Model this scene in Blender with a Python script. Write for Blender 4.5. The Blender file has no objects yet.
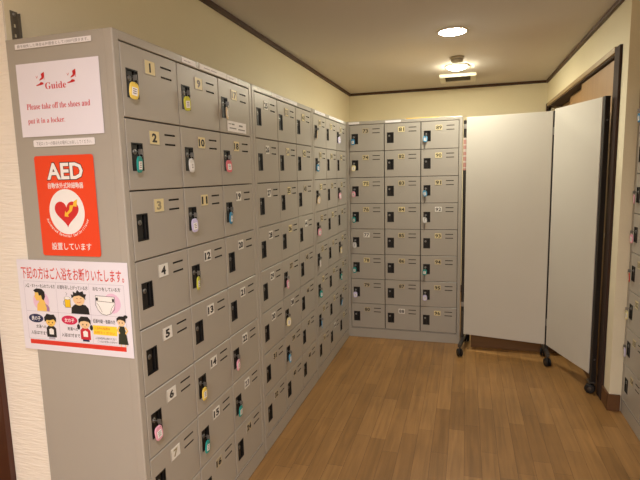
import bpy, math, random
from mathutils import Matrix, Vector
random.seed(7)
S = bpy.context.scene
COL = S.collection
PI = math.pi

# ------------------------------------------------------------ camera, world, lights, exposure
cd = bpy.data.cameras.new('camera')
cd.sensor_width = 36.0
cd.lens = 490.55 / 640 * 36
cd.clip_start = 0.02
cam = bpy.data.objects.new('camera', cd)
COL.objects.link(cam)
R = Matrix(((0.959, -0.0155, 0.2829), (0.2823, 0.1343, -0.9499), (-0.0233, 0.9908, 0.1331)))
M4 = R.to_quaternion().to_matrix().to_4x4()
M4.translation = Vector((0.9166, -1.1661, 1.3572))
cam.matrix_world = M4
S.camera = cam

W = bpy.data.worlds.new('world')
W.use_nodes = True
W.node_tree.nodes['Background'].inputs[0].default_value = (0.9, 0.85, 0.8, 1)
W.node_tree.nodes['Background'].inputs[1].default_value = 0.05
S.world = W
S.view_settings.view_transform = 'Standard'
S.view_settings.look = 'None'
S.view_settings.gamma = 1
S.view_settings.use_curve_mapping = False
S.view_settings.exposure = 0.0

CEIL = 2.254
WARM = (1.0, 0.955, 0.80)
NEUT = (1.0, 0.95, 1.0)


def lamp(name, x, y, power, colr, size=0.15, spread=170):
    ld = bpy.data.lights.new(name, 'AREA')
    ld.shape = 'DISK'
    ld.size = size
    ld.energy = power
    ld.color = colr
    ld.spread = math.radians(spread)
    o = bpy.data.objects.new(name, ld)
    COL.objects.link(o)
    o.location = (x, y, CEIL - 0.046)
    return o


LIGHTS = [(0.82, 2.27, 6.5, WARM), (0.83, 3.39, 6, WARM), (0.83, -1.1, 19, NEUT), (0.83, -2.6, 68, NEUT)]
for lx, ly, lp, lc in LIGHTS:
    lamp('downlight_lamp', lx, ly, lp, lc)


# ------------------------------------------------------------ materials
def srgb(r, g, b):
    f = lambda c: ((c / 255) / 12.92 if c / 255 <= 0.04045 else ((c / 255 + 0.055) / 1.055) ** 2.4)
    return (f(r), f(g), f(b), 1.0)


def mat(name, c, rough=0.5, metal=0.0, emit=None, estr=0.0, noise=0.0, nscale=20, bump=0.0, bscale=60, stretch=None, spec=0.5):
    m = bpy.data.materials.new(name)
    m.use_nodes = True
    nt = m.node_tree
    b = nt.nodes['Principled BSDF']
    col = c if len(c) == 4 else srgb(*c)
    b.inputs['Base Color'].default_value = col
    b.inputs['Roughness'].default_value = rough
    b.inputs['Metallic'].default_value = metal
    b.inputs['Specular IOR Level'].default_value = spec
    tc = nt.nodes.new('ShaderNodeTexCoord')
    mp = nt.nodes.new('ShaderNodeMapping')
    nt.links.new(tc.outputs['Object'], mp.inputs[0])
    if stretch:
        mp.inputs['Scale'].default_value = stretch
    if noise > 0:
        n = nt.nodes.new('ShaderNodeTexNoise')
        n.inputs['Scale'].default_value = nscale
        n.inputs['Detail'].default_value = 4
        nt.links.new(mp.outputs[0], n.inputs['Vector'])
        mx = nt.nodes.new('ShaderNodeMix')
        mx.data_type = 'RGBA'
        mx.inputs['A'].default_value = tuple(v * (1 - noise) for v in col[:3]) + (1,)
        mx.inputs['B'].default_value = tuple(min(1, v * (1 + noise)) for v in col[:3]) + (1,)
        nt.links.new(n.outputs['Fac'], mx.inputs['Factor'])
        nt.links.new(mx.outputs['Result'], b.inputs['Base Color'])
    if bump > 0:
        n2 = nt.nodes.new('ShaderNodeTexNoise')
        n2.inputs['Scale'].default_value = bscale
        n2.inputs['Detail'].default_value = 5
        nt.links.new(mp.outputs[0], n2.inputs['Vector'])
        bp = nt.nodes.new('ShaderNodeBump')
        bp.inputs['Strength'].default_value = bump
        bp.inputs['Distance'].default_value = 0.004
        nt.links.new(n2.outputs['Fac'], bp.inputs['Height'])
        nt.links.new(bp.outputs[0], b.inputs['Normal'])
    if emit:
        b.inputs['Emission Color'].default_value = tuple(emit) + (1,)
        b.inputs['Emission Strength'].default_value = estr
    return m


def floor_mat():
    m = bpy.data.materials.new('oak_plank_floor')
    m.use_nodes = True
    nt = m.node_tree
    N = nt.nodes.new
    L = nt.links.new
    b = nt.nodes['Principled BSDF']
    tc = N('ShaderNodeTexCoord')
    sp = N('ShaderNodeSeparateXYZ')
    L(tc.outputs['Object'], sp.inputs[0])
    # row id -> random end-joint offset
    d = N('ShaderNodeMath'); d.operation = 'DIVIDE'; d.inputs[1].default_value = 0.0775
    L(sp.outputs['X'], d.inputs[0])
    fl = N('ShaderNodeMath'); fl.operation = 'FLOOR'; L(d.outputs[0], fl.inputs[0])
    wn = N('ShaderNodeTexWhiteNoise'); wn.noise_dimensions = '1D'; L(fl.outputs[0], wn.inputs['W'])
    ad = N('ShaderNodeMath'); ad.operation = 'MULTIPLY_ADD'; ad.inputs[1].default_value = 3.7
    L(wn.outputs['Value'], ad.inputs[0]); L(sp.outputs['Y'], ad.inputs[2])
    cb = N('ShaderNodeCombineXYZ')
    L(ad.outputs[0], cb.inputs[0]); L(sp.outputs['X'], cb.inputs[1])
    br = N('ShaderNodeTexBrick')
    br.offset = 0.0
    br.inputs['Scale'].default_value = 1
    br.inputs['Brick Width'].default_value = 0.46
    br.inputs['Row Height'].default_value = 0.0775
    br.inputs['Mortar Size'].default_value = 0.0007
    br.inputs['Mortar Smooth'].default_value = 0.2
    br.inputs['Bias'].default_value = 0.0
    br.inputs['Color1'].default_value = FC1
    br.inputs['Color2'].default_value = FC2
    br.inputs['Mortar'].default_value = srgb(88, 60, 34)
    L(cb.outputs[0], br.inputs['Vector'])
    # grain
    mp = N('ShaderNodeMapping'); mp.inputs['Scale'].default_value = (45, 2.6, 1)
    L(tc.outputs['Object'], mp.inputs[0])
    off = N('ShaderNodeVectorMath'); off.operation = 'ADD'
    L(mp.outputs[0], off.inputs[0]); L(wn.outputs['Color'], off.inputs[1])
    nz = N('ShaderNodeTexNoise'); nz.inputs['Scale'].default_value = 1.0; nz.inputs['Detail'].default_value = 6; nz.inputs['Distortion'].default_value = 0.6
    L(off.outputs[0], nz.inputs['Vector'])
    nl = N('ShaderNodeTexNoise'); nl.inputs['Scale'].default_value = 2.3; nl.inputs['Detail'].default_value = 3
    L(tc.outputs['Object'], nl.inputs['Vector'])
    r1 = N('ShaderNodeMapRange'); r1.inputs['From Min'].default_value = 0.3; r1.inputs['From Max'].default_value = 0.7
    r1.inputs['To Min'].default_value = 0.80; r1.inputs['To Max'].default_value = 1.16
    L(nz.outputs['Fac'], r1.inputs['Value'])
    r2 = N('ShaderNodeMapRange'); r2.inputs['From Min'].default_value = 0.3; r2.inputs['From Max'].default_value = 0.7
    r2.inputs['To Min'].default_value = 0.86; r2.inputs['To Max'].default_value = 1.12
    L(nl.outputs['Fac'], r2.inputs['Value'])
    mu = N('ShaderNodeMath'); mu.operation = 'MULTIPLY'; L(r1.outputs[0], mu.inputs[0]); L(r2.outputs[0], mu.inputs[1])
    vm = N('ShaderNodeVectorMath'); vm.operation = 'SCALE'
    L(br.outputs['Color'], vm.inputs[0]); L(mu.outputs[0], vm.inputs['Scale'])
    L(vm.outputs[0], b.inputs['Base Color'])
    rr = N('ShaderNodeMapRange'); rr.inputs['To Min'].default_value = 0.30; rr.inputs['To Max'].default_value = 0.48
    L(nz.outputs['Fac'], rr.inputs['Value']); L(rr.outputs[0], b.inputs['Roughness'])
    bp = N('ShaderNodeBump'); bp.inputs['Strength'].default_value = 0.25; bp.inputs['Distance'].default_value = 0.001
    L(br.outputs['Fac'], bp.inputs['Height']); bp.invert = True
    L(bp.outputs[0], b.inputs['Normal'])
    return m


def wood_mat(name, c1, c2, rough=0.45, scale=(40, 40, 2.0)):
    m = bpy.data.materials.new(name)
    m.use_nodes = True
    nt = m.node_tree
    b = nt.nodes['Principled BSDF']
    tc = nt.nodes.new('ShaderNodeTexCoord')
    mp = nt.nodes.new('ShaderNodeMapping')
    mp.inputs['Scale'].default_value = scale
    nt.links.new(tc.outputs['Object'], mp.inputs[0])
    n = nt.nodes.new('ShaderNodeTexNoise')
    n.inputs['Scale'].default_value = 1
    n.inputs['Detail'].default_value = 6
    n.inputs['Distortion'].default_value = 0.5
    nt.links.new(mp.outputs[0], n.inputs['Vector'])
    mx = nt.nodes.new('ShaderNodeMix')
    mx.data_type = 'RGBA'
    mx.inputs['A'].default_value = srgb(*c1)
    mx.inputs['B'].default_value = srgb(*c2)
    nt.links.new(n.outputs['Fac'], mx.inputs['Factor'])
    nt.links.new(mx.outputs['Result'], b.inputs['Base Color'])
    b.inputs['Roughness'].default_value = rough
    return m


FC1 = srgb(164, 123, 72)
FC2 = srgb(143, 105, 58)
M = {}
M['floor'] = floor_mat()
M['wall'] = mat('cream_wallpaper', (234, 225, 196), 0.85, noise=0.03, nscale=3, bump=0.25, bscale=90)
M['wallC'] = mat('ribbed_wallpaper', (244, 236, 222), 0.8, noise=0.04, nscale=6, bump=0.9, bscale=22, stretch=(0.8, 1, 7.5))
M['ceil'] = mat('ceiling_board', (208, 201, 194), 0.9, noise=0.02, nscale=3, bump=0.1, bscale=60)
M['paint'] = mat('greige_steel_paint', (172, 166, 155), 0.34, noise=0.02, nscale=3, bump=0.02, bscale=300)
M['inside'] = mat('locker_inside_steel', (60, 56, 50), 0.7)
M['black'] = mat('black_plastic', (15, 14, 15), 0.5)
M['slot'] = mat('slot_shade_steel', (40, 37, 33), 0.7)
M['chrome'] = mat('worn_steel', (150, 150, 148), 0.3, 0.9)
M['dmetal'] = mat('grey_screen_metal', (84, 80, 76), 0.4, 0.6)
M['post'] = mat('black_screen_frame', (44, 39, 36), 0.45)
M['clamp'] = mat('grey_hinge_plastic', (140, 136, 130), 0.5)
M['board'] = mat('white_screen_board', (207, 202, 190), 0.8, noise=0.03, nscale=4)
M['rubber'] = mat('caster_rubber', (18, 18, 19), 0.5)
M['trim'] = wood_mat('dark_brown_trim', (58, 34, 20), (84, 54, 34), 0.5)
M['trimdark'] = wood_mat('blackish_brown_trim', (38, 22, 14), (62, 38, 24), 0.8)
M['trimlite'] = wood_mat('tan_casing', (150, 126, 92), (176, 150, 112), 0.45, (4, 3, 60))
M['base'] = wood_mat('brown_baseboard', (88, 58, 32), (116, 78, 44), 0.5, (30, 3, 60))
M['doorwood'] = wood_mat('tan_door_wood', (140, 106, 68), (162, 126, 84), 0.55, (60, 22, 1.6))
M['stepwood'] = wood_mat('brown_step_wood', (96, 66, 34), (122, 86, 46), 0.6, (3, 30, 60))
M['doordark'] = wood_mat('red_brown_door_wood', (58, 26, 14), (80, 38, 20), 0.4)
M['paper'] = mat('white_paper', (238, 234, 244), 0.35)
M['strip'] = mat('label_paper', (240, 237, 238), 0.45)
M['ink'] = mat('black_ink', (28, 26, 28), 0.6)
M['greyink'] = mat('grey_ink', (130, 126, 128), 0.6)
M['red'] = mat('red_ink', (200, 24, 30), 0.5)
M['redtext'] = mat('crimson_ink', (206, 36, 52), 0.5)
M['headred'] = mat('heading_red_ink', (212, 42, 20), 0.5)
M['orange'] = mat('orange_red_vinyl', (240, 70, 30), 0.3)
M['white'] = mat('white_print', (248, 246, 244), 0.35)
M['heart'] = mat('heart_red', (216, 40, 44), 0.4)
M['gold'] = mat('bolt_yellow', (250, 200, 60), 0.4)
M['navy'] = mat('navy_ink', (28, 36, 84), 0.5)
M['magenta'] = mat('magenta_ink', (214, 30, 84), 0.5)
M['pinkdot'] = mat('pale_pink_ink', (238, 200, 226), 0.5)
M['skin'] = mat('drawn_skin', (244, 208, 160), 0.5)
M['skiny'] = mat('drawn_yellow_skin', (246, 204, 104), 0.5)
M['beer'] = mat('beer_yellow', (246, 204, 30), 0.5)
M['redband'] = mat('red_band_ink', (224, 56, 40), 0.45)
M['orangeink'] = mat('orange_ink', (228, 84, 30), 0.5)
M['yelink'] = mat('yellow_box_ink', (252, 222, 60), 0.5)
M['green'] = mat('dark_green_ink', (44, 50, 36), 0.5)
M['purple'] = mat('purple_ink', (170, 130, 180), 0.5)
M['line'] = mat('thin_line_ink', (186, 180, 196), 0.5)
M['pl_cream'] = mat('ivory_number_plate', (226, 212, 160), 0.3)
M['pl_tan'] = mat('pale_tan_number_plate', (206, 192, 150), 0.35)
M['pl_white'] = mat('white_number_plate', (232, 230, 222), 0.4)
M['pl_clear'] = mat('clear_number_plate', (186, 174, 146), 0.3)
M['faded'] = mat('faded_number_ink', (160, 150, 120), 0.5)
M['lens'] = mat('lit_lens', (255, 255, 255), 0.5, emit=(1, 0.95, 0.80), estr=120)
M['lens2'] = mat('warm_lit_lens', (255, 255, 255), 0.5, emit=(1, 0.92, 0.68), estr=270)
M['lens3'] = mat('near_lit_lens', (255, 255, 255), 0.5, emit=(1, 0.945, 0.985), estr=60)
M['whiteplastic'] = mat('white_plastic', (222, 216, 200), 0.5)
M['greyplastic'] = mat('grey_plastic', (156, 146, 128), 0.5)
M['grille'] = mat('dark_grille', (92, 84, 70), 0.6)
M['yellowfold'] = mat('yellow_folder', (240, 196, 70), 0.5)
M['dust'] = mat('dusty_steel', (112, 106, 94), 0.55, 0.4, noise=0.25, nscale=60)
TAGC = {'yellow': (242, 214, 100), 'teal': (30, 158, 150), 'pink': (238, 172, 192), 'white': (224, 224, 222),
        'lavender': (206, 200, 234), 'lime yellow': (206, 206, 70), 'beige': (226, 206, 172), 'rose': (222, 120, 130),
        'blue': (50, 140, 186), 'red': (212, 70, 44), 'cream': (236, 224, 170), 'light blue': (92, 164, 206)}
for k, v in TAGC.items():
    M['tag_' + k] = mat('tag_plastic_' + k.replace(' ', '_'), v, 0.35)


# ------------------------------------------------------------ mesh helpers
class MB:
    def __init__(self):
        self.v, self.f, self.m, self.mats, self.sm = [], [], [], [], []

    def mi(self, m):
        if m not in self.mats:
            self.mats.append(m)
        return self.mats.index(m)

    def add(self, vs, fs, m, smooth=False):
        b = len(self.v)
        self.v += [tuple(x) for x in vs]
        k = self.mi(m)
        for f in fs:
            self.f.append([b + i for i in f])
            self.m.append(k)
            self.sm.append(smooth)
        return self

    def box(self, x0, x1, y0, y1, z0, z1, m, ch=0.0):
        if ch <= 0:
            vs = [(x, y, z) for x in (x0, x1) for y in (y0, y1) for z in (z0, z1)]
            fs = [(0, 1, 3, 2), (4, 6, 7, 5), (0, 4, 5, 1), (2, 3, 7, 6), (0, 2, 6, 4), (1, 5, 7, 3)]
            return self.add(vs, fs, m)
        bm = __import__('bmesh').new()
        import bmesh
        bmesh.ops.create_cube(bm, size=1)
        for v in bm.verts:
            v.co = Vector(((x0 + x1) / 2 + v.co.x * (x1 - x0), (y0 + y1) / 2 + v.co.y * (y1 - y0), (z0 + z1) / 2 + v.co.z * (z1 - z0)))
        bmesh.ops.bevel(bm, geom=bm.edges[:], offset=ch, segments=2, affect='EDGES', profile=0.5)
        bm.verts.index_update()
        self.add([v.co.copy() for v in bm.verts], [[v.index for v in f.verts] for f in bm.faces], m, False)
        bm.free()
        return self

    def tube(self, p, q, r, m, n=14, r2=None, cap=True):
        p, q = Vector(p), Vector(q)
        r2 = r if r2 is None else r2
        d = (q - p).normalized()
        a = d.orthogonal().normalized()
        c = d.cross(a)
        vs = []
        for P_, rr in ((p, r), (q, r2)):
            for i in range(n):
                t = 2 * PI * i / n
                vs.append(P_ + a * math.cos(t) * rr + c * math.sin(t) * rr)
        self.add(vs, [(i, (i + 1) % n, n + (i + 1) % n, n + i) for i in range(n)], m, True)
        if cap:
            self.add(vs[:n], [list(range(n))[::-1]], m)
            self.add(vs[n:], [list(range(n))], m)
        return self

    def lathe(self, prof, m, n=32, org=(0, 0, 0), axis='Z', smooth=True):
        vs = []
        for r, z in prof:
            for i in range(n):
                t = 2 * PI * i / n
                c, s = r * math.cos(t), r * math.sin(t)
                p = (c, s, z) if axis == 'Z' else ((z, c, s) if axis == 'X' else (c, z, s))
                vs.append((p[0] + org[0], p[1] + org[1], p[2] + org[2]))
        fs = []
        for k in range(len(prof) - 1):
            for i in range(n):
                fs.append((k * n + i, k * n + (i + 1) % n, (k + 1) * n + (i + 1) % n, (k + 1) * n + i))
        return self.add(vs, fs, m, smooth)

    def torus(self, c, R_, r, m, axis='Y', n=18, k=8):
        vs = []
        for i in range(n):
            t = 2 * PI * i / n
            for j in range(k):
                u = 2 * PI * j / k
                a = (R_ + r * math.cos(u))
                x, y, z = a * math.cos(t), r * math.sin(u), a * math.sin(t)
                if axis == 'X':
                    x, y = y, x
                vs.append((c[0] + x, c[1] + y, c[2] + z))
        fs = [(i * k + j, ((i + 1) % n) * k + j, ((i + 1) % n) * k + (j + 1) % k, i * k + (j + 1) % k) for i in range(n) for j in range(k)]
        return self.add(vs, fs, m, True)

    def mesh(self, name):
        me = bpy.data.meshes.new(name)
        me.from_pydata(self.v, [], self.f)
        for k in self.mats:
            me.materials.append(M[k])
        for p, k, s in zip(me.polygons, self.m, self.sm):
            p.material_index = k
            p.use_smooth = s
        import bmesh
        bm = bmesh.new()
        bm.from_mesh(me)
        if not getattr(self, 'flat', False):
            bmesh.ops.recalc_face_normals(bm, faces=bm.faces[:])
        bm.to_mesh(me)
        bm.free()
        me.update()
        return me

    def build(self, name, parent=None, loc=(0, 0, 0), rot=(0, 0, 0)):
        return link(name, self.mesh(name), parent, loc, rot)


def link(name, me, parent=None, loc=(0, 0, 0), rot=(0, 0, 0)):
    o = bpy.data.objects.new(name, me)
    COL.objects.link(o)
    o.parent = parent
    o.location = loc
    o.rotation_euler = rot
    return o


def tag(o, label=None, cat=None, group=None, kind=None):
    if label: o['label'] = label
    if cat: o['category'] = cat
    if group: o['group'] = group
    if kind: o['kind'] = kind
    return o


def empty(name, loc, rz=0.0, label=None, cat=None, group=None):
    o = bpy.data.objects.new(name, None)
    o.empty_display_size = 0.1
    COL.objects.link(o)
    o.location = loc
    o.rotation_euler = (0, 0, rz)
    return tag(o, label, cat, group)


def copy_under(o, parent):
    c = o.copy()
    COL.objects.link(c)
    c.parent = parent
    return c


# ------------------------------------------------------------ lettering
_tc = {}


def glyphs(body, bold=0.0, align='LEFT'):
    key = (body, bold, align)
    if key not in _tc:
        c = bpy.data.curves.new('lettering', 'FONT')
        c.body = body
        c.resolution_u = 2
        c.offset = bold
        c.align_x = align
        o = bpy.data.objects.new('lettering', c)
        COL.objects.link(o)
        dg = bpy.context.evaluated_depsgraph_get()
        me = bpy.data.meshes.new_from_object(o.evaluated_get(dg))
        vs = [(v.co.x, v.co.y) for v in me.vertices]
        fs = [list(p.vertices) for p in me.polygons]
        bpy.data.objects.remove(o)
        bpy.data.curves.remove(c)
        bpy.data.meshes.remove(me)
        _tc[key] = (vs, fs)
    return _tc[key]


class Print(MB):
    """flat printing: x right, y up, z out of the sheet; u,v are 0..1 from the top left corner"""
    flat = True

    def __init__(self, w, h, z=0.0006):
        super().__init__()
        self.w, self.h, self.z = w, h, z

    def P(self, u, v):
        return (u * self.w, (1 - v) * self.h)

    def poly(self, pts, m, lift=0.0):
        q = [self.P(*p) for p in pts]
        area = sum(q[i][0] * q[(i + 1) % len(q)][1] - q[(i + 1) % len(q)][0] * q[i][1] for i in range(len(q)))
        if area < 0:
            q = q[::-1]
        return self.add([(x, y, self.z + lift) for x, y in q], [list(range(len(q)))], m)

    def rect(self, u0, v0, u1, v1, m, lift=0.0):
        return self.poly([(u0, v0), (u1, v0), (u1, v1), (u0, v1)], m, lift)

    def ell(self, u, v, ru, rv, m, lift=0.0, n=28, a0=0, a1=360):
        return self.poly([(u + ru * math.cos(math.radians(a0 + (a1 - a0) * i / n)), v - rv * math.sin(math.radians(a0 + (a1 - a0) * i / n))) for i in range(n + (a1 - a0 < 360))], m, lift)

    def ring(self, u, v, ru, rv, t, m, lift=0.0, n=28):
        for i in range(n):
            a, b = 2 * PI * i / n, 2 * PI * (i + 1) / n
            self.poly([(u + ru * math.cos(a), v + rv * math.sin(a)), (u + ru * math.cos(b), v + rv * math.sin(b)),
                       (u + (ru - t) * math.cos(b), v + (rv - t * rv / ru) * math.sin(b)), (u + (ru - t) * math.cos(a), v + (rv - t * rv / ru) * math.sin(a))], m, lift)
        return self

    def lines(self, pts, t, m, lift=0.0):
        for (a, b) in zip(pts[:-1], pts[1:]):
            ax, ay = self.P(*a)
            bx, by = self.P(*b)
            d = Vector((bx - ax, by - ay))
            if d.length < 1e-6:
                continue
            n = Vector((-d.y, d.x)).normalized() * t / 2
            self.add([(ax + n.x, ay + n.y, self.z + lift), (ax - n.x, ay - n.y, self.z + lift), (bx - n.x, by - n.y, self.z + lift), (bx + n.x, by + n.y, self.z + lift)], [(0, 1, 2, 3)], m)
        return self

    def text(self, body, u0, v0, u1, v1, m, bold=0.0, lift=0.0, align='LEFT'):
        vs, fs = glyphs(body, bold, align)
        x0, x1 = min(v[0] for v in vs), max(v[0] for v in vs)
        y0, y1 = min(v[1] for v in vs), max(v[1] for v in vs)
        ax, ay = self.P(u0, v1)
        bx, by = self.P(u1, v0)
        out = [(ax + (x - x0) / (x1 - x0) * (bx - ax), ay + (y - y0) / (y1 - y0) * (by - ay), self.z + lift) for x, y in vs]
        return self.add(out, fs, m)

    def arc_text(self, body, uc, vc, r, a0, a1, size, m, bold=0.0, lift=0.0):
        cx, cy = self.P(uc, vc)
        n = len(body)
        for i, ch in enumerate(body):
            if ch == ' ':
                continue
            a = math.radians(a0 + (a1 - a0) * (i + 0.5) / n)
            vs, fs = glyphs(ch, bold)
            w = max(v[0] for v in vs)
            ca, sa = math.cos(a + PI / 2), math.sin(a + PI / 2)
            px, py = cx + r * math.cos(a), cy + r * math.sin(a)
            out = []
            for x, y in vs:
                X, Y = (x - w / 2) * size, y * size
                out.append((px + X * ca - Y * sa, py + X * sa + Y * ca, self.z + lift))
            self.add(out, fs, m)
        return self


def sheet_mesh(name, w, h, m, t=0.0004, r=0.0, curl=0.0, nx=1):
    mb = MB()
    if r > 0:
        pts = []
        for cx, cy, a in ((w - r, h - r, 0), (r, h - r, 90), (r, r, 180), (w - r, r, 270)):
            for i in range(6):
                q = math.radians(a + 90 * i / 5)
                pts.append((cx + r * math.cos(q), cy + r * math.sin(q)))
        n = len(pts)
        mb.add([(x, y, 0) for x, y in pts] + [(x, y, t) for x, y in pts], [list(range(n))[::-1], list(range(n, 2 * n))] + [(i, (i + 1) % n, n + (i + 1) % n, n + i) for i in range(n)], m)
    else:
        mb.box(0, w, 0, h, 0, t, m)
    return mb


# ------------------------------------------------------------ the setting
XL, XR, YB = -0.372, 1.71, 4.47
YN, XLN, XRN = -3.6, -1.7, 2.15      # the near part of the room


def struct(name, mb, **k):
    return tag(mb.build(name, **k), kind='structure')


struct('floor', MB().box(XLN - .1, XRN + .1, YN - .1, YB + .1, -0.06, 0, 'floor'))
struct('ceiling', MB().box(XLN - .1, XRN + .1, YN - .1, YB + .1, CEIL, CEIL + 0.06, 'ceil'))
struct('wall_left', MB().box(XL - .1, XL, 0.0145, YB, 0, CEIL, 'wall'))
struct('wall_back', MB().box(XL - .1, XRN, YB, YB + .1, 0, CEIL, 'wall'))
struct('wall_front_left', MB().box(-0.52, XL - .0005, 0.008, 0.014, 0, CEIL, 'wallC').box(XLN, -0.52, 0.008, 0.014, 2.06, CEIL, 'wallC').box(XLN, -1.42, 0.008, 0.014, 0, 2.06, 'wallC'))
struct('wall_left_near', MB().box(XLN - .1, XLN, YN, 0.09, 0, CEIL, 'wall'))
struct('wall_rear', MB().box(XLN, XRN, YN - .1, YN, 0, CEIL, 'wall'))
struct('wall_right_near', MB().box(XRN, XRN + .1, YN, 1.80, 0, CEIL, 'wall'))
# right wall with the wide sliding door opening y 1.975..4.40, z 0..1.99
OY0, OY1, OZ = 2.0, 4.40, 1.985
struct('wall_right', MB().box(XR, XR + .16, 1.80, OY0 - .02, 0, CEIL, 'wall').box(XR, XR + .16, OY0 - .02, OY1, OZ, CEIL, 'wall')
       .box(XR, XR + .16, OY1, YB, 0, CEIL, 'wall').box(XR + .16, XRN + .1, 1.80, 1.96, 0, CEIL, 'wall').box(XR + .155, XR + .2, 1.96, YB, 0, CEIL, 'wall'))
struct('baseboard_corner', MB().box(XR - .012, XR - .0005, 1.788, 1.911, 0, 0.095, 'base', .002).box(XR - .012, 1.764, 1.7875, 1.7995, 0, 0.095, 'base', .002))
struct('baseboard_back', MB().box(XL, XR, YB - .012, YB - .0005, 0, 0.08, 'base'))
T = 0.026
struct('trim_1', MB().box(XL + .0005, XL + .022, 0.09, YB - .001, CEIL - T, CEIL - .0005, 'trim', .002))
struct('trim_2', MB().box(XL + .023, XR - .023, YB - .022, YB - .001, CEIL - T, CEIL - .0005, 'trim', .002))
struct('trim_3', MB().box(XR - .022, XR - .0005, 1.80, YB - .001, CEIL - T, CEIL - .0005, 'trim', .002))
# casing round the sliding doors
struct('trim_4', MB().box(XR - .014, XR - .0005, OY0 + .011, OY1, OZ, OZ + 0.032, 'trimlite', .002))
struct('trim_5', MB().box(XR - .014, XR + .03, 1.912, OY0 + .01, 0, OZ + .022, 'trimdark', .002))
struct('trim_6', MB().box(XR - .014, XR + .03, OY1, OY1 + .06, 0, OZ + .032, 'trim', .002))
struct('trim_7', MB().box(XR + .002, XR + .154, OY0 + .002, OY1 - .002, OZ - .009, OZ - .001, 'trimdark'))
for i, (dx, a, b) in enumerate(((.022, OY0 + .012, 3.0), (.066, 2.78, 3.66), (.112, 3.5, OY1 - .004))):
    mb = MB().box(XR + dx, XR + dx + .03, a, b, 0.012, OZ - .012, 'doorwood', .002)
    d = tag(mb.build('door_%d' % (i + 1)), 'light brown wooden sliding door panel, %s of three behind the white screen' % ['nearest', 'middle', 'farthest'][i], 'sliding door', kind='structure')
    pull = MB().lathe([(0.0, -.001), (0.024, -.001), (0.026, .0), (0.02, .001), (0.0, .001)], 'chrome', 20, (XR + dx - .001, a + .12, 0.95), 'X').build('door_pull', d)
struct('trim_9', MB().box(XR - .012, XR + .152, OY0 + .012, OY1 - .002, 0, 0.0105, 'base', .001).box(XR - .014, XR + .016, OY0 + .012, OY1 - .002, 0.0107, 0.07, 'base', .002))
# door at the far left edge of the picture
jl = MB().box(-0.60, -0.521, -0.012, 0.03, 0, 2.06, 'doordark', .002).box(-1.42, -1.36, -0.012, 0.03, 0, 2.06, 'doordark', .002).box(-1.36, -0.60, -0.012, 0.03, 2.0, 2.06, 'doordark', .002)
struct('trim_8', jl)
d4 = struct('door_4', MB().box(-1.358, -0.602, 0.03, 0.065, 0.004, 1.998, 'doordark', .002))
MB().tube((-0.67, .03, 1.0), (-0.67, -.02, 1.0), .01, 'chrome').tube((-0.67, -.02, 1.0), (-0.78, -.02, 1.0), .009, 'chrome').build('door_handle', d4)

# ------------------------------------------------------------ ceiling fittings
for i, (lx, ly) in enumerate(((0.82, 2.27), (0.83, 3.39), (0.83, -1.1), (0.83, -2.6))):
    lab = ['round ceiling downlight nearer the camera, alone above the floor', 'round lit ceiling downlight between the smoke detector and the vent',
           'round ceiling downlight behind the camera, nearer one', 'round ceiling downlight behind the camera, farther one'][i]
    e = empty('ceiling_downlight', (lx, ly, CEIL), 0, lab, 'ceiling light', 'round ceiling downlights')
    MB().lathe([(0.086, -.0005), (0.1, -.0005), (0.099, -.005), (0.09, -.009), (0.084, -.007), (0.084, -.0005)], 'whiteplastic', 40).build('trim_ring', e)
    dp = (.020, .034, .02, .02)[i]
    MB().lathe([(0.0, -dp), (0.03, -dp * .96), (0.055, -dp * .80), (0.073, -dp * .52), (0.0835, -.006), (0.0835, -.001), (0.0, -.001)], ('lens', 'lens2', 'lens3', 'lens3')[i], 40).build('lens', e)
e = empty('smoke_detector', (0.835, 3.04, CEIL), 0, 'small round grey smoke detector on the ceiling in front of the far downlight', 'smoke detector')
MB().lathe([(0.0, -.0005), (0.056, -.0005), (0.058, -.014), (0.052, -.018), (0.0, -.018)], 'greyplastic', 32).build('base', e)
MB().lathe([(0.0, -.018), (0.048, -.018), (0.046, -.034), (0.034, -.042), (0.0, -.044)], 'greyplastic', 32).build('sensor_head', e)
e = empty('exhaust_vent', (0.83, 3.90, CEIL), 0, 'square cream ceiling exhaust vent with dark grille near the back wall', 'vent')
f = MB()
f.box(-.165, .165, -.17, -.15, -.028, -.0005, 'whiteplastic', .002).box(-.165, .165, .15, .17, -.028, -.0005, 'whiteplastic', .002)
f.box(-.165, -.115, -.15, .15, -.026, -.0005, 'whiteplastic').box(.115, .165, -.15, .15, -.026, -.0005, 'whiteplastic').box(-.115, .115, .10, .15, -.026, -.0005, 'whiteplastic')
f.build('bezel', e)
g = MB().box(-.115, .115, -.15, .10, -.016, -.001, 'grille')
for k in range(13):
    y = -.145 + k * .0185
    g.box(-.115, .115, y, y + .005, -.024, -.016, 'grille')
g.build('grille', e)

# ------------------------------------------------------------ locker banks
UW, UD, UH = 0.896, 0.366, 1.7618
SF, TF, RP, CP = 0.0252, 0.0277, 0.2064, 0.2819
BASE = UH - TF - 8 * RP
DW, DH = CP - .0065, RP - .004
LKX0, LKX1 = .0185, .071          # lock recess, door local
LKZ1, LKZ0 = DH - .066, DH - .147
PLX0, PLX1 = .106, .156
PLZ1, PLZ0 = DH - .027, DH - .066
SLX0, SLX1 = .186, .244


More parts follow.
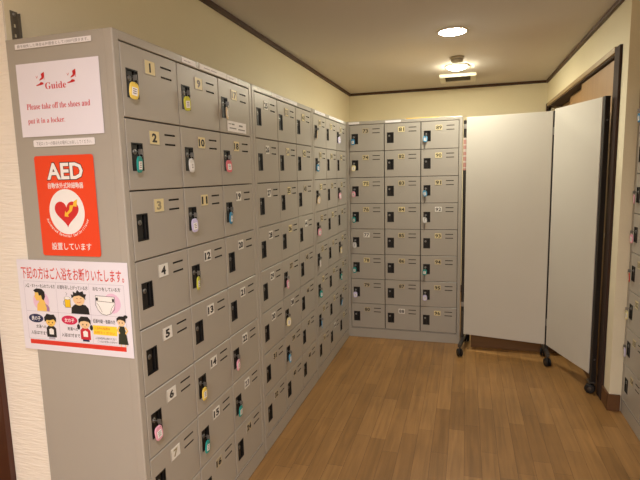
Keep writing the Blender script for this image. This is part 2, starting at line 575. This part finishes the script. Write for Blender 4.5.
def door_mesh():
    mb = MB()
    holes = [(LKX0, LKX1, LKZ0, LKZ1)] + [(SLX0, SLX1, DH - a - .0028, DH - a + .0028) for a in (.034, .064)]
    xs = sorted({0.0015, DW - .0015} | {h[0] for h in holes} | {h[1] for h in holes})
    zs = sorted({0.0015, DH - .0015} | {h[2] for h in holes} | {h[3] for h in holes})
    for a, b in zip(xs[:-1], xs[1:]):
        for c, d in zip(zs[:-1], zs[1:]):
            mx, mz = (a + b) / 2, (c + d) / 2
            if any(h[0] < mx < h[1] and h[2] < mz < h[3] for h in holes):
                continue
            mb.add([(a, 0, c), (b, 0, c), (b, 0, d), (a, 0, d)], [(0, 1, 2, 3)], 'paint')
    e = .0015
    fr = [(e, 0, e), (DW - e, 0, e), (DW - e, 0, DH - e), (e, 0, DH - e)]
    ou = [(0, e, 0), (DW, e, 0), (DW, e, DH), (0, e, DH)]
    bk = [(0, .016, 0), (DW, .016, 0), (DW, .016, DH), (0, .016, DH)]
    mb.add(fr + ou + bk, [(i, 4 + i, 4 + (i + 1) % 4, (i + 1) % 4) for i in range(4)] + [(4 + i, 8 + i, 8 + (i + 1) % 4, 4 + (i + 1) % 4) for i in range(4)] + [(8, 11, 10, 9)], 'paint')
    for h in holes[1:]:
        a, b, c, d = h
        mb.add([(a, 0, c), (b, 0, c), (b, 0, d), (a, 0, d), (a, .006, c), (b, .006, c), (b, .006, d), (a, .006, d)],
               [(0, 4, 5, 1), (1, 5, 6, 2), (2, 6, 7, 3), (3, 7, 4, 0), (4, 7, 6, 5)], 'slot')
    return mb.mesh('door')


def lock_mesh():
    mb = MB()
    a, b, c, d = LKX0 + .0003, LKX1 - .0003, LKZ0 + .0003, LKZ1 - .0003
    t = .0035
    mb.box(a, a + t, -.001, .012, c, d, 'black').box(b - t, b, -.001, .012, c, d, 'black')
    mb.box(a + t, b - t, -.001, .012, c, c + t, 'black').box(a + t, b - t, -.001, .012, d - t, d, 'black')
    mb.box(a + t, b - t, .0118, .0135, c + t, d - t, 'black')
    # finger pull: raised block carrying the cylinder on the left, open pocket on the right
    mb.box(a + t, a + .030, .003, .0118, c + t, d - t, 'black', .001)
    mb.box(b - .012, b - .0085, .001, .0118, c + t, d - t, 'black', .0008)
    cz = d - .026
    mb.lathe([(0.0, .0008), (.0065, .0008), (.0078, .0016), (.008, .004)], 'chrome', 20, (a + .0165, 0, cz), 'Y')
    mb.box(a + .0158, a + .0172, .0002, .001, cz - .004, cz + .004, 'black')
    return mb.mesh('lock')


def plate_mesh(num, style):
    if num > 48 and style == 'cream' and num % 3: style = 'tan'
    mb = Print(PLX1 - PLX0, PLZ1 - PLZ0, z=.0016)
    mat_ = 'pl_' + style
    s = str(num)
    ink = 'ink'
    if num in (3, 9, 7, 17, 23, 33, 34): ink = 'faded' if num in (3, 7) else 'greyink'
    w = .44 if len(s) == 1 else .33
    if s == '1': w = .14
    mb.text(s, .5 - w * (1.25 if len(s) > 1 else .55), .16, .5 + w * (1.25 if len(s) > 1 else .55), .86, ink, bold=.045 if num < 49 else .02)
    # map to the door plane: (x, y, z) -> (x, -z, y)
    out = MB()
    for k, (f, mi) in enumerate(zip(mb.f, mb.m)):
        out.add([(mb.v[i][0] + PLX0, -mb.v[i][2], mb.v[i][1] + PLZ0) for i in f], [list(range(len(f)))], mb.mats[mi])
    out.box(PLX0, PLX1, -.0014, .0, PLZ0, PLZ1, mat_)
    # thin pressed holder rim
    r = .0016
    out.box(PLX0 - r, PLX1 + r, -.0022, 0, PLZ0 - r, PLZ0, 'paint').box(PLX0 - r, PLX0, -.0022, 0, PLZ0, PLZ1, 'paint').box(PLX1, PLX1 + r, -.0022, 0, PLZ0, PLZ1, 'paint')
    return out.mesh('number_plate')


def body_mesh():
    mb = MB()
    p = 'paint'
    c = .0035
    # side panels with a rounded front edge
    mb.box(0, SF, .0, .03, 0, UH, p, c)
    mb.box(UW - SF, UW, .0, .03, 0, UH, p, c)
    mb.box(0.0006, .004, .028, UD, 0, UH - .001, p)
    mb.box(UW - .004, UW - .0006, .028, UD, 0, UH - .001, p)
    mb.box(.0012, UW - .0012, 0.0006, .03, UH - TF + .002, UH - .0006, p, .002)        # top rail
    mb.box(0, UW, .028, UD, UH - .006, UH - .0008, p)
    mb.box(.004, UW - .004, UD - .004, UD, 0.01, UH - .006, p)
    mb.box(.0012, UW - .0012, .0006, .03, 0.0005, BASE - .002, p, .002)             # plinth
    mb.box(.02, UW - .02, .0, .0008, BASE - .006, BASE - .0045, 'slot')
    # dividers and shelves set back behind the doors
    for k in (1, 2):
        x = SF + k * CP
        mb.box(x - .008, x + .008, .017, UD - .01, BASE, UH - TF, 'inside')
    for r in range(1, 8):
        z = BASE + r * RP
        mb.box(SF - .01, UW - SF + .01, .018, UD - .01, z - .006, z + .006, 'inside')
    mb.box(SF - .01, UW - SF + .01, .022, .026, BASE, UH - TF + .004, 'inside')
    return mb.mesh('cabinet_body')


DOOR, LOCK, BODY = door_mesh(), lock_mesh(), body_mesh()
WHITE = {4, 5, 6, 7, 12, 13, 14, 15, 19, 20, 21, 22, 23, 25, 26, 27, 28, 29, 30, 38, 44, 64, 77, 88, 92}
CLEAR = {16, 24, 31, 32, 37, 39, 40, 43, 45, 46, 47, 48, 73, 80, 79, 87}


def bank(x, y, rz, first, label):
    e = empty('shoe_locker_bank', (x, y, 0), rz, label, 'locker', 'grey shoe locker banks of 24 doors')
    link('cabinet_body', BODY, e)
    for c in range(3):
        for r in range(8):
            n = first + c * 8 + r
            d = link('door', DOOR, e, (SF + c * CP + .00325, .0012, UH - TF - (r + 1) * RP + .002), (0, 0, math.radians(random.uniform(-.25, .05))))
            link('lock', LOCK, d)
            st = 'white' if n in WHITE else 'clear' if n in CLEAR else 'cream'
            link('number_plate', plate_mesh(n, st), d, (random.uniform(-.001, .001), 0, 0))
    return e


BANKS = [
    (0.0, 0.0015, PI / 2, 1, 'grey shoe locker bank numbered 1 to 24, nearest, with posters on its side'),
    (0.0, 0.9035, PI / 2, 25, 'grey shoe locker bank in the middle of the left row of three'),
    (0.0, 1.8065, PI / 2, 49, 'grey shoe locker bank at the far end of the left row, in the corner'),
    (-0.006, 2.7195, 0.0, 73, 'grey shoe locker bank facing the camera against the back, doors 73 to 96'),
    (1.768, 1.797, -PI / 2, 97, 'grey shoe locker bank cut off by the right edge of the photo'),
]
for b in BANKS:
    bank(*b)

# ------------------------------------------------------------ keys with tags
KX, KZ = (LKX0 + LKX1) / 2 - .0095, LKZ1 - .026


def key_parts(colr):
    k = MB()
    k.tube((0, .004, 0), (0, -.016, 0), .0016, 'chrome', 8)
    k.box(-.0011, .0011, -.024, -.010, -.008, .007, 'chrome', .0006)
    k.torus((0, -.019, -.011), .006, .0007, 'chrome', 'X')
    t = MB()
    w, h = .0165, .024
    pts = []
    for i in range(32):
        a = 2 * PI * i / 32
        ca, sa = math.cos(a), math.sin(a)
        pts.append((w * math.copysign(abs(ca) ** .6, ca), h * math.copysign(abs(sa) ** .75, sa)))
    n = 32
    vs = []
    for s, y in ((.9, -.0025), (1, -.0012), (1, .0012), (.9, .0025)):
        vs += [(px * s, y, pz * s) for px, pz in pts]
    fs = [list(range(n)), list(range(3 * n, 4 * n))[::-1]] + [(j * n + i, j * n + (i + 1) % n, (j + 1) * n + (i + 1) % n, (j + 1) * n + i) for j in range(3) for i in range(n)]
    t.add(vs, fs, 'tag_' + colr)
    p = MB().box(-.0095, .0095, -.0032, -.0025, -.014, .009, 'white')
    for j in range(3):
        p.box(-.006, .006, -.0034, -.0032, -.009 + j * .006, -.0065 + j * .006, 'greyink')
    return k.mesh('key_blade'), t.mesh('tag'), p.mesh('tag_label')


KEYM = {}
NAMES = {0: 'top', 1: 'second', 2: 'third', 3: 'fourth', 4: 'fifth', 5: 'sixth', 6: 'seventh', 7: 'bottom'}
COLN = {0: 'left', 1: 'middle', 2: 'right'}


def key(bank_i, c, r, colr, strap=False):
    bx, by, rz, first, _ = BANKS[bank_i]
    n = first + c * 8 + r
    Rm = Matrix.Rotation(rz, 3, 'Z')
    loc = Vector((SF + c * CP + .00325 + KX, 0.0012, UH - TF - (r + 1) * RP + .002 + KZ))
    wp = Rm @ loc + Vector((bx, by, 0))
    where = ['the nearest bank', 'the middle left bank', 'the far left bank', 'the back bank', 'the bank at right edge'][bank_i]
    lab = 'locker key with %s tag, %s row, %s column of %s' % (colr, NAMES[r], COLN[c], where)
    e = empty('locker_key', wp, rz + math.radians(random.uniform(-6, 6)), lab, 'key', 'locker keys with coloured tags')
    if colr not in KEYM:
        KEYM[colr] = key_parts(colr)
    a, t, p = KEYM[colr]
    link('key_blade', a, e)
    to = link('tag', t, e, (random.uniform(-.006, -.001), -.0145, -.037), (math.radians(random.uniform(-4, 4)), math.radians(random.uniform(-10, 10)), math.radians(random.uniform(-22, 14))))
    link('tag_label', p, to)
    if strap:
        MB().tube((0, -.016, -.012), (-.012, -.006, -.115), .0035, 'chrome', 8).build('strap', e)
    return e


KEYS = [(0, 0, 0, 'yellow'), (0, 0, 1, 'teal'), (0, 0, 5, 'pink'),
        (0, 1, 0, 'lime yellow'), (0, 1, 1, 'white'), (0, 1, 2, 'lavender'), (0, 1, 3, 'lime yellow'), (0, 1, 5, 'yellow'), (0, 1, 6, 'teal'),
        (0, 2, 0, 'beige'), (0, 2, 1, 'rose'), (0, 2, 2, 'blue'), (0, 2, 5, 'pink'), (0, 2, 6, 'teal'),
        (1, 1, 4, 'pink'), (1, 1, 5, 'cream'), (1, 1, 6, 'light blue'),
        (2, 0, 0, 'beige'), (2, 0, 1, 'blue'), (2, 0, 2, 'beige'), (2, 0, 3, 'pink'), (2, 0, 4, 'white'), (2, 0, 5, 'teal'), (2, 0, 6, 'light blue'),
        (2, 2, 0, 'lavender'), (2, 2, 2, 'pink'), (2, 2, 4, 'cream'), (2, 2, 5, 'teal'), (2, 2, 6, 'light blue'),
        (3, 0, 0, 'blue'), (3, 0, 1, 'cream'), (3, 0, 2, 'pink'), (3, 0, 3, 'teal'), (3, 0, 4, 'white'), (3, 0, 5, 'teal'), (3, 0, 6, 'lavender'),
        (3, 2, 0, 'light blue', True), (3, 2, 2, 'light blue', True), (3, 2, 3, 'white', True), (3, 2, 5, 'teal', True), (3, 2, 6, 'lavender'),
        (4, 0, 0, 'blue'), (4, 0, 2, 'pink'), (4, 0, 3, 'pink'), (4, 0, 4, 'red'), (4, 0, 5, 'cream'), (4, 0, 6, 'lavender')]
for k in KEYS:
    key(*k)

# ------------------------------------------------------------ papers and signs
SIDE = (PI / 2, 0, 0)


def side_sheet(name, x0, x1, z0, z1, m, label, cat, r=0.0, y=-0.0008, tilt=0.0, t=.0004):
    mb = sheet_mesh(name, x1 - x0, z1 - z0, m, t, r)
    o = mb.build(name, None, (x0, y, z0), (PI / 2, tilt, 0))
    return tag(o, label, cat), x1 - x0, z1 - z0


# notice strips
o, w, h = side_sheet('notice_strip', -.331, -.067, 1.731, 1.7455, 'strip', 'long narrow white notice strip at the top of the grey locker side', 'notice')
Print(w, h).text('鍵を紛失した場合は弁償金として1000円頂きます。', .03, .2, .97, .8, 'greyink').build('lettering', o)
o, w, h = side_sheet('notice_strip', -.298, -.082, 1.4545, 1.4745, 'strip', 'narrow white notice strip between the guide paper and the orange sign', 'notice', r=.004)
Print(w, h).text('下足ロッカーの鍵は元の場所にお戻ししてください。', .05, .25, .96, .78, 'greyink').build('lettering', o)

# guide paper
o, w, h = side_sheet('guide_paper', -.335, -.048, 1.484, 1.690, 'paper', 'white paper with red Guide heading asking to take off shoes', 'paper sign')
p = Print(w, h)
p.text('𝐆𝐮𝐢𝐝𝐞', .345, .275, .60, .365, 'redtext')
p.build('heading', o)['label'] = 'red Guide heading'
p = Print(w, h)
p.text('𝐏𝐥𝐞𝐚𝐬𝐞 𝐭𝐚𝐤𝐞 𝐨𝐟𝐟 𝐭𝐡𝐞 𝐬𝐡𝐨𝐞𝐬 𝐚𝐧𝐝', .09, .545, .865, .625, 'redtext')
p.build('message_line', o)
p = Print(w, h)
p.text('𝐩𝐮𝐭 𝐢𝐭 𝐢𝐧 𝐚 𝐥𝐨𝐜𝐤𝐞𝐫.', .09, .745, .55, .835, 'redtext')
p.build('message_line', o)
for ou, dv in ((.24, 0), (.62, .0)):
    p = Print(w, h)
    # high heeled shoe drawn upright, and its pair below
    p.poly([(ou + .065, .155 + dv), (ou + .105, .13 + dv), (ou + .105, .19 + dv), (ou + .085, .225 + dv), (ou + .04, .245 + dv), (ou + .045, .225 + dv), (ou + .07, .20 + dv)], 'red')
    p.lines([(ou + .10, .18 + dv), (ou + .10, .235 + dv)], .0016, 'red')
    p.poly([(ou - .005, .30 + dv), (ou + .035, .285 + dv), (ou + .055, .262 + dv), (ou + .085, .272 + dv), (ou + .09, .295 + dv), (ou + .05, .305 + dv), (ou, .312 + dv)], 'red')
    p.lines([(ou + .0, .18 + dv), (ou + .012, .21 + dv), (ou + .022, .175 + dv)], .0012, 'red')
    p.build('shoe_illustration', o)

# AED sign
o, w, h = side_sheet('aed_sign', -.302, -.0925, 1.134, 1.4285, 'orange', 'orange red AED sign with a white circle and a heart', 'sign', r=.008)
p = Print(w, h)
p.text('AED', .19, .065, .825, .243, 'ink', bold=.058)
p.text('AED', .202, .073, .815, .235, 'white', bold=.03, lift=.0002)
p.build('letters_aed', o)
p = Print(w, h)
p.text('自動体外式除細動器', .2, .265, .80, .325, 'white', bold=.012)
p.build('subtitle_lettering', o)
p = Print(w, h)
p.ell(.485, .555, .30, .225, 'white', n=48)
p.build('white_circle', o)
p = Print(w, h, .0008)
pts = []
for i in range(48):
    t_ = 2 * PI * i / 48
    pts.append((.485 + .0128 * 16 * math.sin(t_) ** 3, .56 - .0090 * (13 * math.cos(t_) - 5 * math.cos(2 * t_) - 2 * math.cos(3 * t_) - math.cos(4 * t_))))
p.poly(pts, 'heart')
p.build('heart_emblem', o)
p = Print(w, h, .0010)
p.poly([(.68, .43), (.66, .505), (.60, .50), (.575, .545), (.50, .585), (.515, .605), (.44, .60), (.46, .545), (.48, .565), (.53, .535), (.545, .49), (.60, .49), (.62, .45)], 'gold')
p.build('lightning_bolt', o)
p = Print(w, h)
p.arc_text('Automated External Defibrillator', .485, .535, .0805, 200, 340, .0115, 'white', bold=.012)
p.build('arc_lettering', o)
p = Print(w, h)
p.text('設置しています', .17, .865, .85, .94, 'white', bold=.008)
p.build('bottom_lettering', o)

# bathing rules poster
o, w, h = side_sheet('bathing_rules_poster', -.409, -.006, .834, 1.119, 'paper', 'large white poster with red Japanese heading and six cartoon panels', 'poster', y=-.0012, tilt=0.0)
p = Print(w, h)
p.text('下記の方はご入浴をお断りいたします。', .035, .075, .965, .21, 'headred', bold=.009)
p.build('heading', o)['label'] = 'red Japanese heading'
p = Print(w, h)
for u in (.05, .352, .652, .955):
    p.lines([(u, .235), (u, .875)], .0008, 'line')
for v in (.235, .565, .875):
    p.lines([(.05, v), (.955, v)], .0008, 'line')
p.build('panel_grid', o)
p = Print(w, h)
p.text('入墨・タトゥーを入れている方', .062, .262, .342, .305, 'ink', bold=.012)
p.text('お酒を召し上がっている方', .365, .262, .64, .305, 'ink', bold=.012)
p.text('おむつをしている方', .685, .262, .925, .305, 'ink', bold=.012)
p.text('女湯への', .13, .715, .225, .755, 'ink', bold=.012)
p.text('入浴は7才まで', .075, .785, .235, .828, 'ink', bold=.012)
p.text('男湯への', .425, .715, .52, .755, 'ink', bold=.012)
p.text('入浴は7才まで', .365, .785, .535, .828, 'ink', bold=.012)
p.text('妊娠中期・後期の方', .665, .605, .86, .65, 'ink', bold=.012)
p.text('入浴時間帯は様子を見て', .672, .80, .86, .825, 'ink')
p.text('ご入浴は係員にお声かけ', .69, .835, .865, .858, 'ink')
p.build('caption_lettering', o)
p = Print(w, h)
p.rect(.06, .885, .94, .935, 'redband')
p.build('red_band', o)
p = Print(w, h)
p.ell(.135, .645, .07, .048, 'navy')
p.text('男の子', .092, .622, .178, .67, 'white', lift=.0002, bold=.02)
p.build('boy_badge', o)['label'] = 'navy oval badge'
p = Print(w, h)
p.ell(.45, .64, .073, .05, 'magenta')
p.text('女の子', .405, .617, .495, .665, 'white', lift=.0002, bold=.02)
p.build('girl_badge', o)['label'] = 'magenta oval badge'
p = Print(w, h)
p.rect(.66, .675, .87, .775, 'yelink')
p.text('入浴中の転倒は', .67, .69, .81, .718, 'orangeink', lift=.0002)
p.text('お控えください', .67, .735, .85, .763, 'orangeink', lift=.0002)
p.build('yellow_note_box', o)['label'] = 'yellow note box'
# panel drawings
p = Print(w, h)     # man seen from the side with a tattooed back
p.ell(.2, .45, .075, .105, 'pinkdot')
p.poly([(.155, .56), (.16, .49), (.185, .45), (.17, .43), (.225, .42), (.24, .47), (.275, .51), (.275, .56)], 'skiny', .0002)
p.poly([(.235, .475), (.262, .495), (.275, .525), (.27, .56), (.245, .555), (.25, .52)], 'purple', .0003)
p.poly([(.145, .34), (.2, .33), (.225, .36), (.22, .42), (.19, .45), (.155, .445), (.145, .415), (.138, .405), (.147, .385)], 'skiny', .0003)
p.poly([(.135, .335), (.165, .312), (.215, .315), (.24, .345), (.242, .40), (.228, .44), (.212, .43), (.205, .385), (.185, .39), (.178, .355), (.15, .355)], 'ink', .0004)
p.build('tattooed_man_illustration', o)
p = Print(w, h)     # man with a mug of beer
p.poly([(.475, .565), (.48, .50), (.51, .465), (.56, .455), (.61, .465), (.635, .50), (.64, .565)], 'ink')
p.ell(.553, .405, .052, .068, 'skin', .0002)
p.poly([(.49, .40), (.485, .355), (.505, .365), (.505, .325), (.53, .34), (.545, .305), (.565, .33), (.595, .315), (.60, .345), (.625, .35), (.612, .38), (.615, .41), (.595, .385), (.56, .365), (.515, .375)], 'ink', .0003)
p.lines([(.53, .395), (.545, .40)], .0012, 'ink', .0004)
p.lines([(.565, .40), (.58, .393)], .0012, 'ink', .0004)
p.lines([(.535, .435), (.552, .445), (.575, .43)], .0012, 'red', .0004)
p.rect(.425, .405, .475, .50, 'beer', .0004)
p.ell(.45, .40, .03, .017, 'white', .0005)
p.ring(.45, .40, .03, .017, .003, 'ink', .0006)
p.lines([(.425, .41), (.425, .50), (.475, .50), (.475, .41)], .001, 'ink', .0006)
p.lines([(.425, .43), (.413, .435), (.413, .475), (.425, .48)], .0012, 'ink', .0006)
p.lines([(.44, .37), (.45, .35), (.44, .335)], .001, 'ink', .0006)
p.build('drinking_man_illustration', o)
p = Print(w, h)     # nappy
p.ell(.845, .43, .075, .105, 'pinkdot')
p.poly([(.705, .36), (.87, .36), (.868, .45), (.835, .53), (.79, .555), (.75, .545), (.715, .49)], 'white', .0002)
p.lines([(.705, .355), (.87, .36), (.87, .42), (.705, .41), (.705, .355)], .0012, 'ink', .0004)
p.lines([(.705, .41), (.70, .45), (.72, .51), (.75, .548), (.79, .558), (.83, .54), (.865, .49), (.872, .42)], .0012, 'ink', .0004)
p.lines([(.712, .43), (.735, .47), (.755, .53)], .001, 'ink', .0004)
p.lines([(.862, .44), (.84, .48), (.825, .535)], .001, 'ink', .0004)
p.rect(.708, .375, .726, .405, 'ink', .0005)
p.rect(.848, .38, .866, .412, 'ink', .0005)
p.build('nappy_illustration', o)


def child_fig(p, u, v0, top, girl):
    p.poly([(u - .045, v0), (u - .045, v0 - .10), (u - .025, v0 - .125), (u + .025, v0 - .125), (u + .045, v0 - .10), (u + .045, v0)], top)
    p.poly([(u - .02, v0 - .03), (u - .022, v0 - .085), (u, v0 - .10), (u + .022, v0 - .085), (u + .02, v0 - .03)], 'white', .0002)
    p.poly([(u - .03, v0 + .022), (u - .03, v0), (u + .03, v0), (u + .03, v0 + .022)], 'navy' if girl else 'line', .0001)
    hv = v0 - .175
    p.ell(u, hv, .045, .055, 'skin' if girl else 'skiny', .0003)
    if girl:
        p.poly([(u - .055, hv + .01), (u - .055, hv - .04), (u - .03, hv - .075), (u + .03, hv - .075), (u + .055, hv - .04), (u + .055, hv + .01), (u + .035, hv - .02), (u, hv - .028), (u - .035, hv - .02)], 'ink', .0004)
        for s in (-1, 1):
            p.ell(u + s * .058, hv + .04, .014, .03, 'ink', .0004)
    else:
        p.poly([(u - .055, hv + .01), (u - .06, hv - .04), (u - .045, hv - .06), (u - .03, hv - .085), (u + .01, hv - .075), (u + .035, hv - .08), (u + .055, hv - .04), (u + .052, hv + .01), (u + .03, hv - .025), (u - .01, hv - .012), (u - .035, hv - .015)], 'ink', .0004)
    for s in (-1, 1):
        p.ell(u + s * .017, hv + .012, .005, .009, 'ink', .0005, n=10)
    p.lines([(u - .01, hv + .033), (u, hv + .037), (u + .01, hv + .033)], .0009, 'red', .0005)


p = Print(w, h)
child_fig(p, .272, .845, 'ink', False)
p.build('boy_illustration', o)
p = Print(w, h)
child_fig(p, .588, .84, 'redtext', True)
p.build('girl_illustration', o)
p = Print(w, h)     # woman in a long dark green dress
p.poly([(.875, .86), (.885, .72), (.89, .665), (.915, .665), (.935, .665), (.945, .72), (.962, .86)], 'green')
for s in (-1, 1):
    p.poly([(.917 + s * .028, .665), (.917 + s * .05, .71), (.917 + s * .028, .75), (.917 + s * .02, .735), (.917 + s * .036, .71), (.917 + s * .02, .68)], 'skiny', .0002)
    p.rect(.917 + s * .018 - .006, .86, .917 + s * .018 + .006, .885, 'skin', .0003)
p.ell(.912, .62, .033, .045, 'skin', .0003)
p.poly([(.873, .625), (.873, .585), (.895, .56), (.93, .557), (.952, .585), (.95, .63), (.935, .605), (.905, .595), (.885, .60)], 'ink', .0004)
p.ell(.952, .562, .018, .018, 'ink', .0004)
for s in (-1, 1):
    p.ell(.909 + s * .012, .628, .004, .007, 'ink', .0005, n=10)
p.build('pregnant_woman_illustration', o)

# strips along the top rails of the banks
FR = (PI / 2, 0, PI / 2)


def front_strip(y0, y1, z0, z1, label, txt=None):
    mb = sheet_mesh('paper_strip', y1 - y0, z1 - z0, 'strip', .0004)
    o = tag(mb.build('paper_strip', None, (0.0006, y0, z0), FR), label, 'paper strip')
    p = Print(y1 - y0, z1 - z0)
    for a, b in ((.15, .35), (.4, .6)) if not txt else ():
        p.rect(a, .45, b, .6, 'line')
    if p.f:
        p.build('faint_print', o)
    return o


front_strip(.340, .43, 1.739, 1.757, 'short pale paper strip above door 9 of the nearest bank')
front_strip(.455, .665, 1.739, 1.759, 'long pale paper strip on the top rail above door 9')
front_strip(.668, .76, 1.7385, 1.758, 'bright white paper strip on the top rail left of door 17')
front_strip(1.14, 1.52, 1.740, 1.758, 'long white paper strip on the top rail of the middle left bank')
front_strip(1.86, 2.10, 1.740, 1.758, 'white paper strip on the top rail of the far left bank, nearer one')
front_strip(2.20, 2.62, 1.740, 1.758, 'white paper strip on the top rail of the far left bank, corner one')
for a, b, l in ((.018, .105, 'small white paper strip above door 73 on the back bank'), (.31, .43, 'white paper strip above door 81 on the back bank')):
    mb = sheet_mesh('paper_strip', b - a, .017, 'strip', .0004)
    tag(mb.build('paper_strip', None, (a, 2.7194, 1.740), SIDE), l, 'paper strip')
# label near the foot of door 17
mb = sheet_mesh('door_sticker', .175, .042, 'strip', .0004)
o = tag(mb.build('door_sticker', None, (.0004, .652, 1.537), FR), 'white two line sticker at the foot of door 17', 'sticker')
p = Print(.175, .042)
for u0, u1, v0, v1 in ((.06, .2, .25, .32), (.22, .36, .22, .36), (.6, .8, .25, .42), (.1, .45, .62, .72), (.55, .92, .65, .76)):
    p.rect(u0, v0, u1, v1, 'greyink')
p.build('faint_print', o)

# yellow folder lying on the back bank
tag(MB().box(.0, .25, 0, .15, 0, .006, 'yellowfold', .002).build('folder', None, (.47, 2.735, UH + .0005), (0, 0, math.radians(2))), 'thin yellow folder lying on top of the back locker bank', 'folder')

# dark wooden step standing behind the screen
e = empty('wooden_step', (1.335, 2.80, 0), 0, 'low dark brown wooden step half hidden behind the white folding screen', 'step')
MB().box(-.36, .35, -.125, .14, 0, .135, 'stepwood', .003).build('riser_box', e)
MB().box(-.363, .355, -.132, .145, .1352, .158, 'stepwood', .004).build('tread', e)

# perforated steel bracket fixing the nearest bank to the wall
e = empty('wall_bracket', (XL + .0005, .031, UH), 0, 'perforated grey steel bracket on the wall above the nearest locker bank', 'bracket')
mb = MB()
zs = [0.001, .018, .028, .046, .056, .074, .092]
for i in range(6):
    if i % 2 == 0 or i == 5:
        mb.box(0, .0025, 0, .024, zs[i], zs[i + 1], 'dust')
    else:
        mb.box(0, .0025, 0, .008, zs[i], zs[i + 1], 'dust').box(0, .0025, .016, .024, zs[i], zs[i + 1], 'dust')
mb.box(.0025, .034, 0, .024, .0002, .0025, 'dust')
mb.box(0, .012, .0238, .0255, .002, .088, 'dust')
mb.build('angle_strip', e)
MB().lathe([(0, .0055), (.004, .005), (.0055, .0025), (.0055, .002)], 'chrome', 14, (0, .012, .083), 'X').build('screw', e)

# ------------------------------------------------------------ folding screen on casters
A, B, Cc = Vector((.908, 2.622, 0)), Vector((1.486, 2.5, 0)), Vector((1.664, 2.005, 0))
scr = empty('folding_screen', (A + B) / 2 * 1.0, 0, 'white two panel folding screen on black casters beside the back lockers', 'folding screen')
org = (A + B) / 2
ZT, ZB_ = 1.738, .122


def obox(p, q, thick, z0, z1, m, name, parent, trim0=0.0, trim1=0.0, ch=.002):
    d = (q - p)
    L = d.length
    a = math.atan2(d.y, d.x)
    mb = MB().box(trim0, L - trim1, -thick / 2, thick / 2, z0, z1, m, ch)
    return mb.build(name, parent, tuple(p - org), (0, 0, a))


obox(A, B, .024, ZB_, ZT, 'board', 'panel', scr, .0125, .0135)
obox(B, Cc, .026, ZB_, ZT + .012, 'board', 'panel', scr, .0135, .010)


def post(P_, z1, r=.0085, z0=.07):
    q = P_ - org
    return MB().tube((q.x, q.y, z0), (q.x, q.y, z1), r, 'post', 14).build('post', scr)


post(A, ZT - .02, .0115)
post(B, ZT + .002, .0132)
# flat dark end frame of the nearer panel
d = (Cc - B).normalized()
pe = obox(Cc, Cc + d * .02, .031, .075, ZT + .014, 'post', 'post', scr)
for z in (.22, 1.62):
    n = Vector((-d.y, d.x, 0))
    MB().tube((0.0205, 0, z), (.0225, 0, z), .006, 'chrome', 12).build('bolt', pe)
for z in (.285, 1.607):
    q = B - org
    MB().box(q.x - .013, q.x + .013, q.y - .016, q.y + .012, z - .026, z + .026, 'clamp', .004).build('hinge_clamp', scr)
    q = A - org
    MB().box(q.x - .012, q.x + .012, q.y - .013, q.y + .012, z + .05, z + .085, 'clamp', .003).build('hinge_clamp', scr)
# patterned tape on the first post
q = A - org
mb = MB()
cols = ['rosepat', 'whitepat']
M['rosepat'] = mat('rose_tape', (190, 140, 130), 0.6)
M['whitepat'] = mat('pale_tape', (205, 190, 180), 0.6)
z = 1.36
k = 0
while z < 1.58:
    hh = (.014, .009, .02, .012)[k % 4]
    mb.tube((q.x, q.y, z), (q.x, q.y, z + hh), .0122, cols[(k * 5 + k // 3) % 2], 12, cap=False)
    z += hh
    k += 1
mb.build('patterned_tape', scr)['label'] = 'pink and white patterned tape wound on the post'


def caster(parent, x, y, heading):
    """twin wheel caster standing on the floor, in the parent's frame"""
    mb = MB()
    r = .029
    for s in (-1, 1):
        mb.lathe([(0.0, s * .004), (r * .8, s * .004), (r, s * .007), (r, s * .014), (r * .8, s * .017), (r * .45, s * .0155), (0, s * .0155)], 'rubber', 24, (0, 0, r), 'X')
        mb.lathe([(0, s * .0158), (r * .35, s * .0162), (r * .4, s * .0155)], 'dmetal', 16, (0, 0, r), 'X')
    mb.box(-.0035, .0035, -.01, .014, .024, .056, 'rubber', .001)
    mb.box(-.014, .014, -.014, .014, .05, .056, 'rubber', .002)
    mb.tube((0, 0, .055), (0, 0, .074), .006, 'dmetal', 12)
    return mb.build('caster', parent, (x, y, 0), (0, 0, heading))


def foot(P_, p0, p1, name='foot'):
    mb = MB()
    a, b = Vector(p0) - org.to_2d().to_3d(), Vector(p1) - org.to_2d().to_3d()
    a.z = b.z = .08
    dd = (b - a).normalized()
    nn = Vector((-dd.y, dd.x, 0)) * .012
    vs = []
    for s in (a - dd * .012, b + dd * .012):
        for m_, zz in ((1, .072), (-1, .072), (-1, .094), (1, .094)):
            vs.append(s + nn * m_ + Vector((0, 0, zz - .08)))
    mb.add(vs, [(0, 1, 2, 3), (7, 6, 5, 4), (0, 4, 5, 1), (1, 5, 6, 2), (2, 6, 7, 3), (3, 7, 4, 0)], 'dmetal')
    q = P_ - org
    mb.tube((q.x, q.y, .09), (q.x, q.y, .30), .0125, 'dmetal', 14)
    f = mb.build(name, scr)
    caster(f, a.x, a.y, .35)
    caster(f, b.x, b.y, -.3)
    return f


foot(A, (.893, 2.452, 0), (.945, 2.80, 0))
foot(B, (1.478, 2.395, 0), (1.478, 2.60, 0))
f = MB()
q = Cc - org
f.box(q.x - .02, q.x + .02, q.y - .03, q.y + .03, .072, .08, 'dmetal', .001)
f = f.build('foot', scr)
caster(f, q.x - .004, q.y + .005, 1.2)
